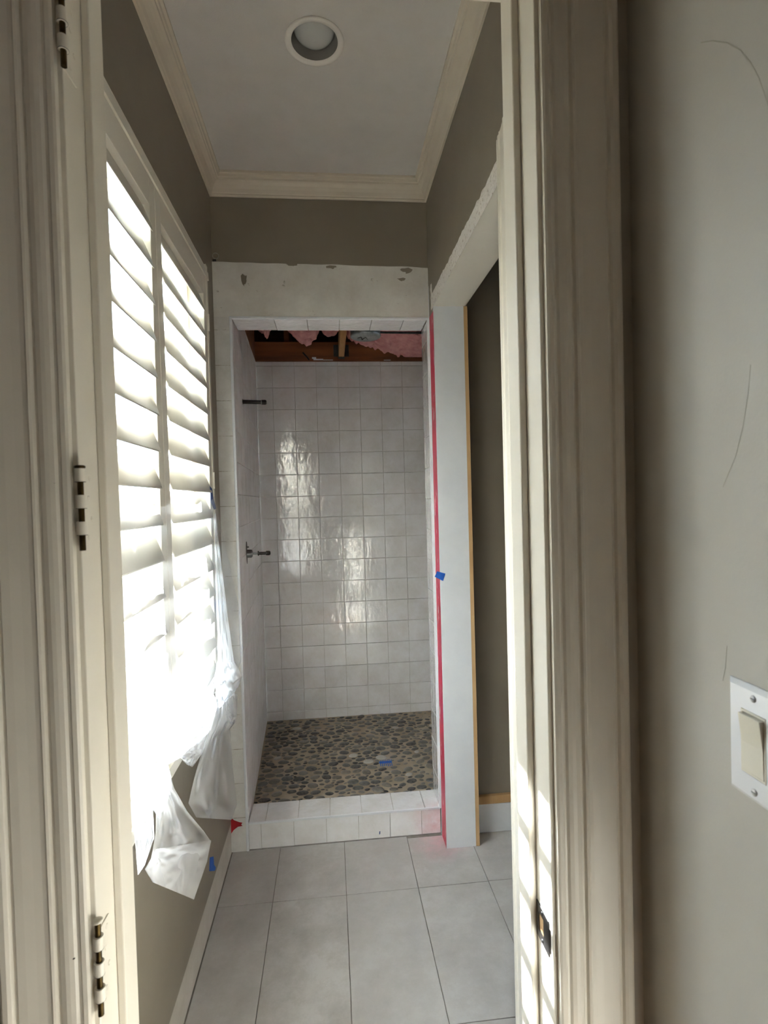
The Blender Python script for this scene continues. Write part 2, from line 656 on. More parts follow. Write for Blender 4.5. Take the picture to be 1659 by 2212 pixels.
# shower shell: left wall runs slightly outwards to the back
XW = -.4994
LW0, LW1 = Vector((XS, YD, 0)), Vector((XW, YB, 0))
ldir = (LW1 - LW0).normalized()
lnor = Vector((ldir.y, -ldir.x, 0))          # into the shower
w = MB()
a0, a1 = LW0 - lnor * .01, LW1 - lnor * .01
b0, b1 = a0 + Vector((-.2, 0, 0)), a1 + Vector((-.2, .1, 0))
w.extrude([(a0.x, YE), (a1.x, a1.y), (a1.x - .15, a1.y), (a1.x - .15, YE)], lambda q, t: (q[0], q[1], t), 0, 2.685)
wsl = struct(w.build('wall_shower_left', 'grout'), 'white glazed tile wall with the plumbing stubs', 'wall')
wsb = struct(MB().box(-.65, 1.01, YB + .01, YB + .16, 0, 2.68).build('wall_shower_back', 'grout'), 'white glazed square tile back wall of the shower', 'wall')
struct(MB().box(.86, 1.01, YE, YB + .01, 0, 2.68).build('wall_shower_right', 'tile'), 'pale end wall of the shower alcove', 'wall')
# attic void above the shower
w = MB()
w.box(-.64, -.60, 2.81, 4.75, 2.69, 3.6).box(1.75, 1.85, 2.7, 4.75, 2.7, 3.6).box(-.64, 1.85, 4.65, 4.75, 2.7, 3.6)
w.box(-.64, 1.85, 2.7, 4.75, 3.5, 3.6).box(-.64, 1.85, 2.7, 2.79, ZC + .09, 3.6).box(-.64, 1.85, YB + .16, 4.75, 2.60, 2.68)
w.box(1.02, 1.85, 2.81, 4.75, 2.6, 2.68)
struct(w.build('wall_attic', 'darkcavity'), 'dark boarding of the void above the shower', 'wall')

# ------------------------------------------------------------------ floor tiles
fl = struct(MB().box(-.64, 1.75, YF, 2.66, -.06, -.004).build('floor', 'floorgrout'), 'limestone look floor of large rectangular tiles', 'floor')
FT, FL_ = .308, .613
ft_cache = {}
for i in range(-1, 5):
    for j in range(-4, 1):
        x0, x1 = -.2874 + (i) * FT, -.2874 + (i + 1) * FT
        y0, y1 = 2.2714 + j * FL_, 2.2714 + (j + 1) * FL_
        x0, x1 = max(x0, XL + .004), min(x1, 1.6)
        y0, y1 = max(y0, YF + .004), min(y1, YD + (.0 if x1 < .51 else -.015))
        if y1 - y0 < .03 or x1 - x0 < .03:
            continue
        g = .0014
        c = ((x0 + x1) / 2, (y0 + y1) / 2, 0)
        key = (round(x1 - x0, 3), round(y1 - y0, 3))
        if key not in ft_cache:
            hx, hy = key[0] / 2 - g, key[1] / 2 - g
            ft_cache[key] = MB().bbox(-hx, hx, -hy, hy, -.006, 0, .0008).mesh('floor_tile')
        o = link('floor_tile', ft_cache[key], 'floortile', fl)
        o.location = c
        o.rotation_euler = (random.uniform(-.0006, .0006), random.uniform(-.0006, .0006), 0)

# ------------------------------------------------------------------ shower wall tiles
def tile_mesh(a, b, mat, th=.008):
    """tile in local x (width a) and z (height b); face towards -y"""
    key = (round(a, 4), round(b, 4), mat)
    if key in tile_mesh.c:
        return tile_mesh.c[key]
    hx, hz, e = a / 2, b / 2, .0022
    r = [(-hx, -hz), (hx, -hz), (hx, hz), (-hx, hz)]
    q = [(-hx + e, -hz + e), (hx - e, -hz + e), (hx - e, hz - e), (-hx + e, hz - e)]
    vs = [(x, th, z) for x, z in r] + [(x, .0012, z) for x, z in r] + [(x, 0, z) for x, z in q]
    fs = [(0, 3, 2, 1)] + [(i, (i + 1) % 4, 4 + (i + 1) % 4, 4 + i) for i in range(4)]
    fs += [(4 + i, 4 + (i + 1) % 4, 8 + (i + 1) % 4, 8 + i) for i in range(4)] + [(8, 9, 10, 11)]
    me = MB().add(vs, fs).mesh('tile')
    tile_mesh.c[key] = me
    return me


tile_mesh.c = {}
GAP = .0018


def put_tile(parent, origin, ux, un, a0, a1, z0, z1, jit=.0016, up=Vector((0, 0, 1)), mat='tile'):
    """tile spanning a0..a1 along ux and z0..z1 along up; un = outward normal"""
    o = link('tile', tile_mesh(a1 - a0 - GAP, z1 - z0 - GAP, mat), mat, parent)
    c = origin + ux * ((a0 + a1) / 2) + up * ((z0 + z1) / 2) + un * random.uniform(-.0006, .0006)
    m = Matrix((ux, -un, up)).transposed().to_4x4()
    j = Matrix.Rotation(random.uniform(-jit, jit) * 3, 4, 'X') @ Matrix.Rotation(random.uniform(-jit, jit) * 3, 4, 'Z') @ Matrix.Rotation(random.uniform(-.004, .004), 4, 'Y')
    o.matrix_local = parent.matrix_world.inverted() @ (Matrix.Translation(c) @ m @ j)
    return o


def cuts(lo, hi, first, pitch):
    out = [lo]
    x = first
    while x < lo + .02:
        x += pitch
    while x < hi - .02:
        out.append(x)
        x += pitch
    return out + [hi]


zrows = cuts(ZPAN, 2.68, 2.6484 - 16 * TP, TP)
xcols = cuts(XW, .855, -.3855, TP)
for i in range(len(xcols) - 1):
    for j in range(len(zrows) - 1):
        put_tile(wsb, Vector((0, YB, 0)), Vector((1, 0, 0)), Vector((0, -1, 0)), xcols[i], xcols[i + 1], zrows[j], zrows[j + 1])
L = (LW1 - LW0).length
lcols = cuts(0, L - .009, (L - .009) - 8 * TP, TP)
for i in range(len(lcols) - 1):
    rows = zrows if lcols[i + 1] > .2 else cuts(ZCURB, ZH, 2.6484 - 16 * TP, TP)
    for j in range(len(rows) - 1):
        put_tile(wsl, LW0, ldir, lnor, lcols[i], lcols[i + 1], rows[j], rows[j + 1], mat='sidetile')
# head soffit, right return
for a, b in zip(*(lambda c: (c[:-1], c[1:]))(cuts(XS, XR - .01, -.241, TP))):
    put_tile(wb, Vector((0, YD, ZH)), Vector((1, 0, 0)), Vector((0, 0, -1)), a, b, .0, YE - YD, up=Vector((0, 1, 0)))
rz = cuts(ZCURB, ZH, 1.358 - 8 * TP, TP)
wr = bpy.data.objects['wall_right']
for a, b in zip(rz[:-1], rz[1:]):
    put_tile(wr, Vector((XR - .009, YD, 0)), Vector((0, 1, 0)), Vector((-1, 0, 0)), .0, YE - YD, a, b)

# curb
MBc = MB().box(XS - .004, XR - .003, YD + .008, YE - .004, 0, ZCURB - .008)
curb = tag(MBc.build('shower_curb', 'grout'), 'tiled white shower curb at the foot of the shower opening', 'curb')
cx = cuts(XS, XR - .004, -.378, .1567)
for a, b in zip(cx[:-1], cx[1:]):
    put_tile(curb, Vector((0, YD, 0)), Vector((1, 0, 0)), Vector((0, -1, 0)), a, b, .003, ZCURB - .004)
cx = cuts(XS, XR - .004, -.378 + .02, .1567)
for a, b in zip(cx[:-1], cx[1:]):
    put_tile(curb, Vector((0, YD, ZCURB)), Vector((1, 0, 0)), Vector((0, 0, 1)), a, b, .005, YE - YD, up=Vector((0, 1, 0)))
MB().bbox(XS, XR - .004, YD - .003, YD + .006, ZCURB - .009, ZCURB + .0015, .002).build('edge_bead', 'jambwhite', curb)
# square edge bead round the shower opening
bead = MB()
bead.bbox(XS - .012, XS + .001, YD - .009, YD + .004, 0, ZH + .012, .003)
b1 = struct(bead.build('trim_1', 'jambwhite'), 'white edge bead round the shower opening', 'trim')
MB().bbox(XS - .012, XR - .001, YD - .009, YD + .004, ZH, ZH + .012, .003).build('head_bead', 'jambwhite', b1)
MB().bbox(XR - .012, XR + .001, YD - .012, YD + .006, ZCURB, ZH, .003).build('side_bead', 'jambwhite', b1)

# red waterproofing left showing on the side wall and at the wall foot
def ragged(y0, y1, z0, z1, nz, X):
    v = []
    for i in range(nz + 1):
        z = z0 + (z1 - z0) * i / nz
        v += [(X, y0 + .003, z), (X, y1 + .008 * noise.noise(Vector((0, z * 14, 5))), z)]
    return MB().add(v, [(2 * i, 2 * i + 1, 2 * i + 3, 2 * i + 2) for i in range(nz)])


ragged(2.512, 2.610, .0, 2.545, 60, XR - .0015).build('waterproofing_stripe', 'red', wr)['label'] = 'red waterproofing stripe'
ragged(2.610, 2.628, .0, 2.70, 40, XR - .001).build('filler_stripe', 'jambwhite', wr)['label'] = 'white filler stripe'
P_ = [at(x, y, 'Y', YD - .0055) for x, y in ((497, 1766), (506, 1772), (517, 1776), (524, 1777), (521, 1781), (524, 1784), (514, 1786), (505, 1793), (498, 1801))]
P_ = [(max(q.x, XL + .001), q.y, q.z) for q in P_]
MB().add(P_, [tuple(range(len(P_)))]).build('membrane_scrap', 'redplain', wb)['label'] = 'torn red membrane scrap in the corner'

# torn gypsum band above the cased opening
tb = MB()
def tornfn(u, v):
    y = 1.512 + (2.56 - 1.512) * u
    z = 2.562 + v * (.068 + .012 * noise.noise(Vector((y * 8, 1, 1))) + .01 * noise.noise(Vector((y * 30, 2, 1)))) + (.05 * v if u > .97 else 0)
    d = .002 + (.004 * abs(noise.noise(Vector((y * 60, z * 60, 0)))) if 0 < v < 1 else 0)
    return (XR - d, y, z)
tb.grid(tornfn, 150, 10, False)
tb.build('torn_gypsum_band', 'torn', wr)['label'] = 'rough torn gypsum where the head casing came off'

# ------------------------------------------------------------------ pebble floor
pf = struct(MB().box(-.62, .86, YE - .01, YB + .012, .03, ZPAN).build('floor_shower', 'pebblegrout'), 'river pebble shower floor set in tan grout', 'floor')


def in_pan(x, y, r):
    if y < YE + r * .7 or y > YB - r * .8 or x > .84:
        return False
    xl = XS + (XW - XS) * (y - YD) / (YB - YD)
    return x > xl + r


pts = []
cell = {}
def ok(x, y, r):
    cxx, cyy = int(x / .07), int(y / .07)
    for i in (-1, 0, 1):
        for j in (-1, 0, 1):
            for (px, py, pr_) in cell.get((cxx + i, cyy + j), ()):
                dx, dy = (x - px) / 1.08, (y - py) / .92
                if dx * dx + dy * dy < ((r + pr_) * .93) ** 2:
                    return False
    return True
for r, tries in ((.032, 900), (.027, 2000), (.022, 3000), (.018, 6000), (.0145, 9000), (.011, 9000)):
    for _ in range(tries):
        x, y = random.uniform(-.5, .84), random.uniform(YE, YB)
        rr = r * random.uniform(.92, 1.06)
        sparse = noise.noise(Vector((x * 3.2, y * 3.2, 8)))
        if sparse < -.22 and random.random() < .8:
            continue
        if (x - .287) ** 2 / .05 ** 2 + (y - 3.2) ** 2 / .05 ** 2 < 1:
            continue
        if in_pan(x, y, rr) and ok(x, y, rr):
            pts.append((x, y, rr))
            cell.setdefault((int(x / .07), int(y / .07)), []).append((x, y, rr))


def pebble_mesh(k):
    rg = random.Random(k)
    seg = 9
    el = rg.uniform(.66, .84)
    sh = [1 + rg.uniform(-.09, .09) for _ in range(seg)]
    vs = []
    for lv, (s, h) in enumerate(((1.0, 0), (.93, .13), (.66, .25), (0, .29))):
        if s == 0:
            vs.append((0, 0, h))
        else:
            vs += [(math.cos(2 * PI * i / seg) * s * sh[i], math.sin(2 * PI * i / seg) * s * el * sh[i], h) for i in range(seg)]
    fs = [(l * seg + i, l * seg + (i + 1) % seg, (l + 1) * seg + (i + 1) % seg, (l + 1) * seg + i) for l in range(2) for i in range(seg)]
    fs += [(2 * seg + i, 2 * seg + (i + 1) % seg, 3 * seg) for i in range(seg)]
    return vs, fs


shapes = [pebble_mesh(k) for k in range(8)]
pmeshes = [MB().add(v, f, True).mesh('pebble') for v, f in shapes]
def seen(q):
    d = Vector((q[0], q[1], .09)) - ORG
    z = d.dot(AX_F)
    px = 829.5 + CAM_F * d.dot(AX_R) / z
    return px < 950
order = sorted(pts, key=lambda q: (-(q[2] ** 1.5) / q[1] if seen(q) else 1))
rest = MB()
tones = []
for k, (x, y, r) in enumerate(order):
    sunk = -.10 * r * max(0, noise.noise(Vector((x * 4, y * 4, 2)))) * 3
    rot = random.gauss(0, .5)
    if k < 295 and seen((x, y, r)):
        o = link('pebble', pmeshes[k % 8], 'pebble', pf)
        o.location = (x, y, ZPAN - .001 + sunk)
        o.rotation_euler = (0, 0, rot)
        o.scale = (r * 1.06, r * 1.06, r * random.uniform(.8, 1.2))
    else:
        v, f = shapes[k % 8]
        c, s = math.cos(rot), math.sin(rot)
        rest.add([(x + (a * c - b * s) * r * 1.06, y + (a * s + b * c) * r * 1.06, ZPAN - .001 + sunk + h * r) for a, b, h in v], f, True)
        tones += [random.random() ** 1.3] * len(v)
ro = rest.build('small_pebbles', 'pebblemix', pf)
ro['kind'] = 'stuff'
at_ = ro.data.attributes.new('tone', 'FLOAT', 'POINT')
at_.data.foreach_set('value', tones)

# ------------------------------------------------------------------ crown moulding
CP = [(0, 0), (.008, 0), (.011, .006), (.009, .011), (.013, .016), (.018, .030), (.026, .044), (.036, .054), (.043, .058), (.044, .066),
      (.049, .068), (.052, .078), (.060, .082), (.060, .092), (0, .092)]
ZK = ZC - .092
def crown_line(name, p0, p1, inward, mitre0, mitre1):
    """p0->p1 along the wall, inward = direction off the wall"""
    p0, p1, inward = Vector(p0), Vector(p1), Vector(inward)
    d = (p1 - p0).normalized()
    a = [p0 + inward * u + d * (u * mitre0) + Vector((0, 0, ZK + v)) for u, v in CP]
    b = [p1 + inward * u - d * (u * mitre1) + Vector((0, 0, ZK + v)) for u, v in CP]
    n = len(CP)
    return MB().add(a + b, [(i, (i + 1) % n, n + (i + 1) % n, n + i) for i in range(n)] + [tuple(range(n))[::-1], tuple(range(n, 2 * n))])
struct(crown_line('c', (XL, YF, 0), (XL, YD, 0), (1, 0, 0), 1, 1).build('trim_2', 'crown'), 'cream crown moulding along the window wall', 'crown moulding')
struct(crown_line('c', (XR, YF, 0), (XR, YD, 0), (-1, 0, 0), 1, 1).build('trim_3', 'crown'), 'cream crown moulding along the wall over the cased opening', 'crown moulding')
struct(crown_line('c', (XL, YD, 0), (XR, YD, 0), (0, -1, 0), 1, 1).build('trim_4', 'crown'), 'cream crown moulding over the shower wall', 'crown moulding')

# ------------------------------------------------------------------ entry door frame
df = struct(empty('door_1', (0, JN, 0)), 'cream entry door frame with empty painted hinges and black strike', 'door frame')
for s, X in ((-1, JL), (1, JR)):
    MB().bbox(min(X, X + s * .019), max(X, X + s * .019), JN, JF, 0, 2.447, .0012).build('jamb', 'trim', df)
    x0, x1 = sorted((X, X - s * .011))
    MB().bbox(x0, x1, .787, .834, 0, 2.447, .002).build('stop', 'trim', df)
MB().box(JL - .019, JR + .019, JN, JF, 2.447, 2.466).build('head_jamb', 'trim', df)
MB().bbox(JL, JR, .787, .834, 2.436, 2.447, .002).build('head_stop', 'trim', df)
CAS = [(0, 0), (0, .009), (.003, .011), (.008, .0118), (.011, .0095), (.0135, .0095), (.0165, .0128), (.022, .0142), (.027, .0148), (.033, .0136),
       (.0355, .0105), (.0375, .0105), (.0395, .0158), (.0425, .0168), (.045, .0152), (.050, .0150), (.060, .0162), (.072, .0182), (.082, .0192),
       (.0845, .0165), (.087, .0165), (.089, .0212), (.093, .0232), (.099, .0232), (.102, .0215), (.102, 0)]
REV = .0065
def casing(x_in, s, y, dy, name='casing'):
    MB().extrude(CAS, lambda q, t: (x_in + s * q[0], y + dy * q[1], t), 0, 2.447 + REV + .102).build(name, 'casing', df)
casing(JL - REV, -1, JN, -1)
casing(JR + REV, 1, JN, -1)
casing(JL - REV, -1, JF, 1, 'inner_casing')
casing(JR + REV, 1, JF, 1, 'inner_casing')
for y, dy, nm in ((JN, -1, 'head_casing'), (JF, 1, 'inner_head_casing')):
    MB().extrude(CAS, lambda q, t: (t, y + dy * q[1], 2.447 + REV + q[0]), JL - REV, JR + REV).build(nm, 'casing', df)


def hinge(zb, raised=0.0):
    zt = zb + .1016
    hy, hx = JN - .0045, JL + .0035
    k = 6
    rr = .0085
    prof = [(JN - .002, zb), (.7705 - rr, zb)] + [(.7705 - rr + rr * math.sin(a), zb + rr - rr * math.cos(a)) for a in (PI / 8 * i for i in range(1, 4))]
    prof += [(.7705, zb + rr), (.7705, zt - rr)] + [(.7705 - rr + rr * math.cos(a), zt - rr + rr * math.sin(a)) for a in (PI / 8 * i for i in range(1, 4))] + [(.7705 - rr, zt), (JN - .002, zt)]
    h = MB().extrude(prof, lambda q, t: (t, q[0], q[1]), JL, JL + .0014).build('hinge', 'trim', df)
    h['label'] = 'painted hinge leaf with open knuckles'
    sg = .1016 / 6
    for i in (0, 2, 4):
        z1 = zt - i * sg
        MB().tube([(hx, hy, z1), (hx, hy, z1 - sg)], .0064, 14).build('knuckle', 'trim', h)
        lip = MB().lathe([(.0064, 0), (.0066, .0006), (.0045, .0006)], (hx, hy, z1 - sg - .0005), 'Z', 14)
        lip.build('knuckle_rim', 'blacklatch', h)
    MB().tube([(hx, hy, zb - .003), (hx, hy, zt + .001 + raised)], .0037, 12).build('hinge_pin', 'brass', h)
    MB().lathe([(0, 0), (.0058, .0), (.0066, .0012), (.0066, .0028), (.005, .004), (0, .0043)], (hx, hy, zt + raised), 'Z', 16).build('pin_head', 'brass' if not raised else 'trim', h)
    for y, z in ((.749, zb + .012), (.760, zb + .037), (.752, zb + .064), (.757, zb + .090)):
        MB().lathe([(.0034, 0), (.0034, .0005), (.001, .0007), (.0008, .0002), (0, .0002)], (JL + .0013, y, z), 'X', 12).build('screw', 'trim', h)
    MB().lathe([(.0004, 0), (.0016, .0002), (0, .0005)], (JL - REV - .016, JN - .0150, zb + .083), 'Z', 8).build('dent', 'blacklatch', h)


for z, rs in ((.405, 0), (1.012, .018), (1.617, .0), (2.224, 0)):
    hinge(z, rs)

# strike plate on the latch jamb
za, zb_ = 1.003, 1.056
s_ = MB()
y0, y1, hy0, hy1, hz0, hz1 = .7415, .786, .760, .778, 1.016, 1.043
X = JR - .0016
for a in ((y0, y1, za, hz0), (y0, y1, hz1, zb_), (y0, hy0, hz0, hz1), (hy1, y1, hz0, hz1)):
    s_.box(X, JR + .0005, *a)
st = s_.build('strike_plate', 'blacklatch', df)
st['label'] = 'black strike plate with latch hole'
MB().box(JR - .0002, JR + .0004, hy0, hy1, hz0, hz1).build('latch_hole', 'rawwood', st)
MB().grid(lambda u, v: (JR - .0016 + .006 * u * u, y0 - .012 * u, za + .008 * (1 + u * .3) + (zb_ - za - .016 * (1 + u * .3)) * v), 6, 2).build('strike_lip', 'blacklatch', st)
for z in (1.0085, 1.050):
    MB().lathe([(.003, 0), (.003, -.0005), (0, -.0008)], (JR - .0016, .764, z), 'X', 10).build('screw', 'blacklatch', st)

# ------------------------------------------------------------------ cased opening in the right wall
d2 = struct(empty('door_2', (XR, 2.0, 0)), 'cased opening in the right wall, lined with white primed boards', 'door frame')
MB().bbox(XR - .001, .648, 2.510, 2.528, 0, 2.566, .001).build('jamb', 'jambwhite', d2)
MB().bbox(XR - .001, .648, 1.502, 1.520, 0, 2.566, .001).build('jamb', 'jambwhite', d2)
MB().bbox(XR - .001, .648, 1.502, 2.528, 2.565, 2.583, .001).build('head_jamb', 'trim', d2)
MB().bbox(.648, .666, 2.5095, 2.60, 0, 2.566, .001).build('raw_edge', 'rawwood', d2)['label'] = 'bare pine edge strip'
MB().extrude(CAS, lambda q, t: (XR - q[1], 1.512 - q[0], t), 0, 2.565 + .105).build('casing', 'trim', d2)
MB().bbox(.648, .666, 1.43, 1.502, 0, 2.62, .002).build('inner_casing', 'trim', d2)
MB().bbox(.648, .664, 1.43, 2.60, 2.575, 2.64, .002).build('inner_head_casing', 'trim', d2)

# ------------------------------------------------------------------ window
wn = struct(empty('window_1', (-.62, 1.68, .87)), 'white sash window behind the shutters', 'window')
def frame_bars(x0, x1, y0, y1, z0, z1, wdt):
    return MB().box(x0, x1, y0, y1, z0, z0 + wdt).box(x0, x1, y0, y1, z1 - wdt, z1).box(x0, x1, y0, y0 + wdt, z0 + wdt, z1 - wdt).box(x0, x1, y1 - wdt, y1, z0 + wdt, z1 - wdt)
frame_bars(-.64, -.57, 1.0, 2.36, .87, 2.635, .025).build('window_frame', 'shutter', wn)
for (z0, z1, x) in ((.90, 1.78, -.588), (1.74, 2.608, -.616)):
    sh = frame_bars(x - .012, x + .012, 1.027, 2.333, z0, z1, .04).build('sash', 'shutter', wn)
    MB().box(x - .002, x + .002, 1.067, 2.293, z0 + .04, z1 - .04).build('pane', 'glass', sh)
    for y in (1.47, 1.89):
        MB().box(x - .008, x + .008, y - .009, y + .009, z0 + .045, z1 - .045).build('muntin', 'shutter', sh)
struct(MB().box(-.57, XL, 1.0, 2.36, .845, .87).build('trim_5', 'shutter'), 'painted inner window stool behind the shutters', 'window sill')

# shutter frame fixed round the window, panels hung in it
SFX = -.487
def sframe(a, b, z0, z1):
    pass
sf = struct(empty('trim_6', (XL, 1.68, .86)), 'cream shutter surround with a stepped outer edge', 'shutter frame')
PF = [(0, 0), (0, .020), (.006, .026), (.012, .022), (.018, .030), (.050, .0315), (.050, 0)]
for (nm, fn, t0, t1) in (('frame_head', lambda q, t: (XL + q[1], t, 2.672 - q[0]), .965, 2.392), ('frame_sill', lambda q, t: (XL + q[1], t, .852 + q[0]), .965, 2.392),
                         ('frame_side', lambda q, t: (XL + q[1], 2.392 - q[0], t), .852, 2.672), ('frame_side', lambda q, t: (XL + q[1], .965 + q[0], t), .852, 2.672)):
    MB().extrude(PF, fn, t0, t1).build(nm, 'shutter', sf)
for z in (2.43, 1.77, 1.0):
    h = MB().tube([(SFX + .003, 2.343, z - .035), (SFX + .003, 2.343, z + .035)], .004, 8).build('shutter_hinge', 'shutter', sf)

TILT = math.radians(68)
NSL, SP, SZ0 = 15, .1053, 2.455
lou = None
def shutter(y0, y1, lab):
    st_w = .050
    t = empty('shutter_panel', (SFX - .014, (y0 + y1) / 2, .905))
    tag(t, lab, 'shutter', 'window shutter panels')
    xa, xb = SFX - .030, SFX - .003
    for a, b in ((y0, y0 + st_w), (y1 - st_w, y1)):
        MB().bbox(xa, xb, a, b, .905, 2.618, .002).build('stile', 'shutter', t)
    MB().bbox(xa, xb, y0 + st_w, y1 - st_w, 2.532, 2.618, .002).build('top_rail', 'shutter', t)
    MB().bbox(xa, xb, y0 + st_w, y1 - st_w, .905, 1.01, .002).build('bottom_rail', 'shutter', t)
    ln = (y1 - y0 - 2 * st_w) / 2 - .0015
    k = 16
    prof = [(.057 * math.cos(2 * PI * i / k), .0046 * math.sin(2 * PI * i / k)) for i in range(k)]
    me = MB().extrude(prof, lambda q, tt: (q[0], tt, q[1]), -ln, ln, True, True).mesh('louver')
    ct, sn = math.cos(TILT), math.sin(TILT)
    for i in range(NSL):
        o = link('louver', me, 'shutter', t)
        # room edge low: centre lies behind and above the visible lower edge
        cxx, cz = SFX + .004 - .057 * ct, SZ0 - i * SP + .057 * sn
        m = Matrix.Translation((cxx, (y0 + y1) / 2, cz)) @ Matrix.Rotation(TILT, 4, 'Y')
        o.matrix_local = t.matrix_basis.inverted() @ m
    return t
shutter(1.682, 2.343, 'cream louvred shutter panel hung beside the shower wall')
shutter(1.015, 1.679, 'cream louvred shutter panel hung beside the entry door')

# ------------------------------------------------------------------ recessed ceiling light
lc = (-.007, 1.85, ZC)
rl = tag(empty('recessed_light', lc), 'unlit round recessed light in the white ceiling', 'ceiling light')
MB().lathe([(.098, -.0005), (.098, -.004), (.090, -.0065), (.080, -.0045), (.077, .002), (.077, .0)], lc, 'Z', 56).build('trim_ring', 'white', rl)
MB().lathe([(.077, .000), (.075, .02), (.070, .055), (.068, .075), (0, .075)], lc, 'Z', 48).build('baffle', 'can', rl)
MB().lathe([(0, .001), (.022, .003), (.042, .009), (.057, .019), (.066, .031), (.0675, .040), (.060, .055), (.044, .072)], lc, 'Z', 48).build('lamp', 'bulb', rl)
# hole in the ceiling for the can
ceil = bpy.data.objects['ceiling']
cut = MB().lathe([(0, -.02), (.0785, -.02), (.0785, .0775), (0, .0775)], lc, 'Z', 48).build('cutter', 'ceiling')
bo = ceil.modifiers.new('can_hole', 'BOOLEAN')
bo.object = cut
bo.solver = 'EXACT'
dg = bpy.context.evaluated_depsgraph_get()
nm_ = bpy.data.meshes.new_from_object(ceil.evaluated_get(dg))
ceil.modifiers.clear()
ceil.data = nm_
bpy.data.objects.remove(cut)

# ------------------------------------------------------------------ plumbing stubs
def onleft(x, y):
    d = AX_F + AX_R * ((x - 829.5) / CAM_F) - AX_U * ((y - 1106) / CAM_F)
    return ORG + d * ((LW0 - ORG).dot(lnor) / d.dot(lnor))
b = onleft(524, 868)
sa = tag(empty('shower_arm_stub', b), 'capped black pipe stub sticking out high on the tiled shower wall', 'pipe')
tip = b + Vector((.126, .0, -.004))
MB().tube([b + lnor * -.02, b + (tip - b) * .80], .0105, 14).build('pipe', 'blackmetal', sa)
MB().tube([b + (tip - b) * .78, b + (tip - b) * .82], .0125, 14).build('collar', 'greymetal', sa)
MB().tube([b + (tip - b) * .82, b + (tip - b) * .96, tip], [.0135, .0135, .010], 10).build('cap', 'blackmetal', sa)
MB().lathe([(.0, .0012), (.016, .0012), (.017, 0)], b, 'X', 14).build('hole_edge', 'greymetal', sa)
v0 = onleft(533, 1194)
va = tag(empty('valve_stub', v0), 'shower valve rough-in with a capped stem on a dark disc painted as the shade of an oval hole', 'valve')
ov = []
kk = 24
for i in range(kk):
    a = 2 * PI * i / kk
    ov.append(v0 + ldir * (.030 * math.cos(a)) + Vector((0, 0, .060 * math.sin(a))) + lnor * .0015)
MB().add(ov + [q + lnor * -.004 for q in ov], [tuple(range(kk))] + [(i, (i + 1) % kk, kk + (i + 1) % kk, kk + i) for i in range(kk)]).build('hole_shade_disc', 'blackmetal', va)  # solid dark disc painted as the shade inside a hole
w0 = v0 + Vector((0, 0, -.006)) + ldir * .004
e1 = Vector((1, .02, 0)).normalized()
MB().tube([w0, w0 + e1 * .024, w0 + e1 * .030], [.022, .022, .016], 18).build('valve_body', 'greymetal', va)
MB().tube([w0 + e1 * .028, w0 + e1 * .062], .005, 10).build('stem', 'greymetal', va)
MB().tube([w0 + e1 * .058, w0 + e1 * .063], .013, 12).build('collar', 'blackmetal', va)
MB().tube([w0 + e1 * .062, w0 + e1 * .108], .008, 12).build('pipe', 'blackmetal', va)
MB().tube([w0 + e1 * .102, w0 + e1 * .118, w0 + e1 * .124], [.0125, .0125, .008], 12).build('cap', 'blackmetal', va)
MB().tube([v0 + Vector((0, 0, .03)), v0 + Vector((.012, 0, .03))], .004, 8).build('screw', 'greymetal', va)

# ------------------------------------------------------------------ timber and insulation above the shower
tag(MB().bbox(-.58, .99, YB + .004, YB + .05, 2.684, 2.822, .003).build('rim_joist', 'lumberh'), 'brown timber joist lying along the top of the tiled back wall', 'joist')
rj = bpy.data.objects['rim_joist']
for x0, x1, z0, z1 in ((-.09, -.02, 2.690, 2.700), (-.02, .05, 2.689, 2.694), (-.10, -.07, 2.700, 2.712), (.42, .47, 2.688, 2.692)):
    MB().box(x0, x1, YB + .0030, YB + .0045, z0, z1).build('plaster_smear', 'jambwhite', rj)
MB().tube([(-.165, YB + .004, 2.745), (-.135, YB + .003, 2.712), (-.12, YB + .003, 2.690)], .006, 6).build('split_knot', 'blackmetal', rj)
pl = MB()
q0, q1 = LW0 - lnor * .004, LW1 - lnor * .004
pl.extrude([(q0.x + (q1.x - q0.x) * .135, YE + .004), (q1.x, YB + .0), (q1.x - .04, YB + .0), (q0.x + (q1.x - q0.x) * .135 - .04, YE + .004)], lambda q, t: (q[0], q[1], t), 2.687, 2.93)
tag(pl.build('side_joist', 'lumberh'), 'brown timber joist lying along the top of the left tiled wall', 'joist')
jx0, jx1 = .091, .131
tag(MB().bbox(jx0, jx1, YE + .004, YB + .001, 2.703, 2.84, .002).build('ceiling_joist', 'joist'), 'pale timber joist running to the rear in a metal hanger', 'joist')
hg = MB()
hg.box(jx0 - .003, jx1 + .003, YB - .045, YB + .002, 2.699, 2.702).box(jx0 - .003, jx0 - .0005, YB - .045, YB + .002, 2.702, 2.80).box(jx1 + .0005, jx1 + .003, YB - .045, YB + .002, 2.702, 2.80)
hg.box(jx0 - .035, jx0 - .002, YB + .0, YB + .003, 2.715, 2.80).box(jx1 + .002, jx1 + .035, YB + .0, YB + .003, 2.715, 2.80)
tag(hg.build('joist_hanger', 'darksteel'), 'dark metal joist hanger round the pale joist end', 'hanger')
for x, lb in ((-.30, 'dark timber rafter in the void behind the hanging pink tuft'), (.45, 'dark timber rafter in the void behind the long torn batt')):
    tag(MB().bbox(x, x + .038, YB + .055, 4.6, 2.69, 2.95, .002).build('rafter', 'lumberh'), lb, 'rafter', 'rafters in the void')
dc = (.252, 3.44, 2.697)
du = tag(empty('metal_duct_can', dc), 'round galvanised metal can hanging beside the pale joist', 'duct')
MB().lathe([(0, -.004), (.06, -.004), (.088, 0), (.095, .004), (.097, .012), (.095, .02), (.095, .13), (0, .13)], dc, 'Z', 40).build('can', 'galv', du)
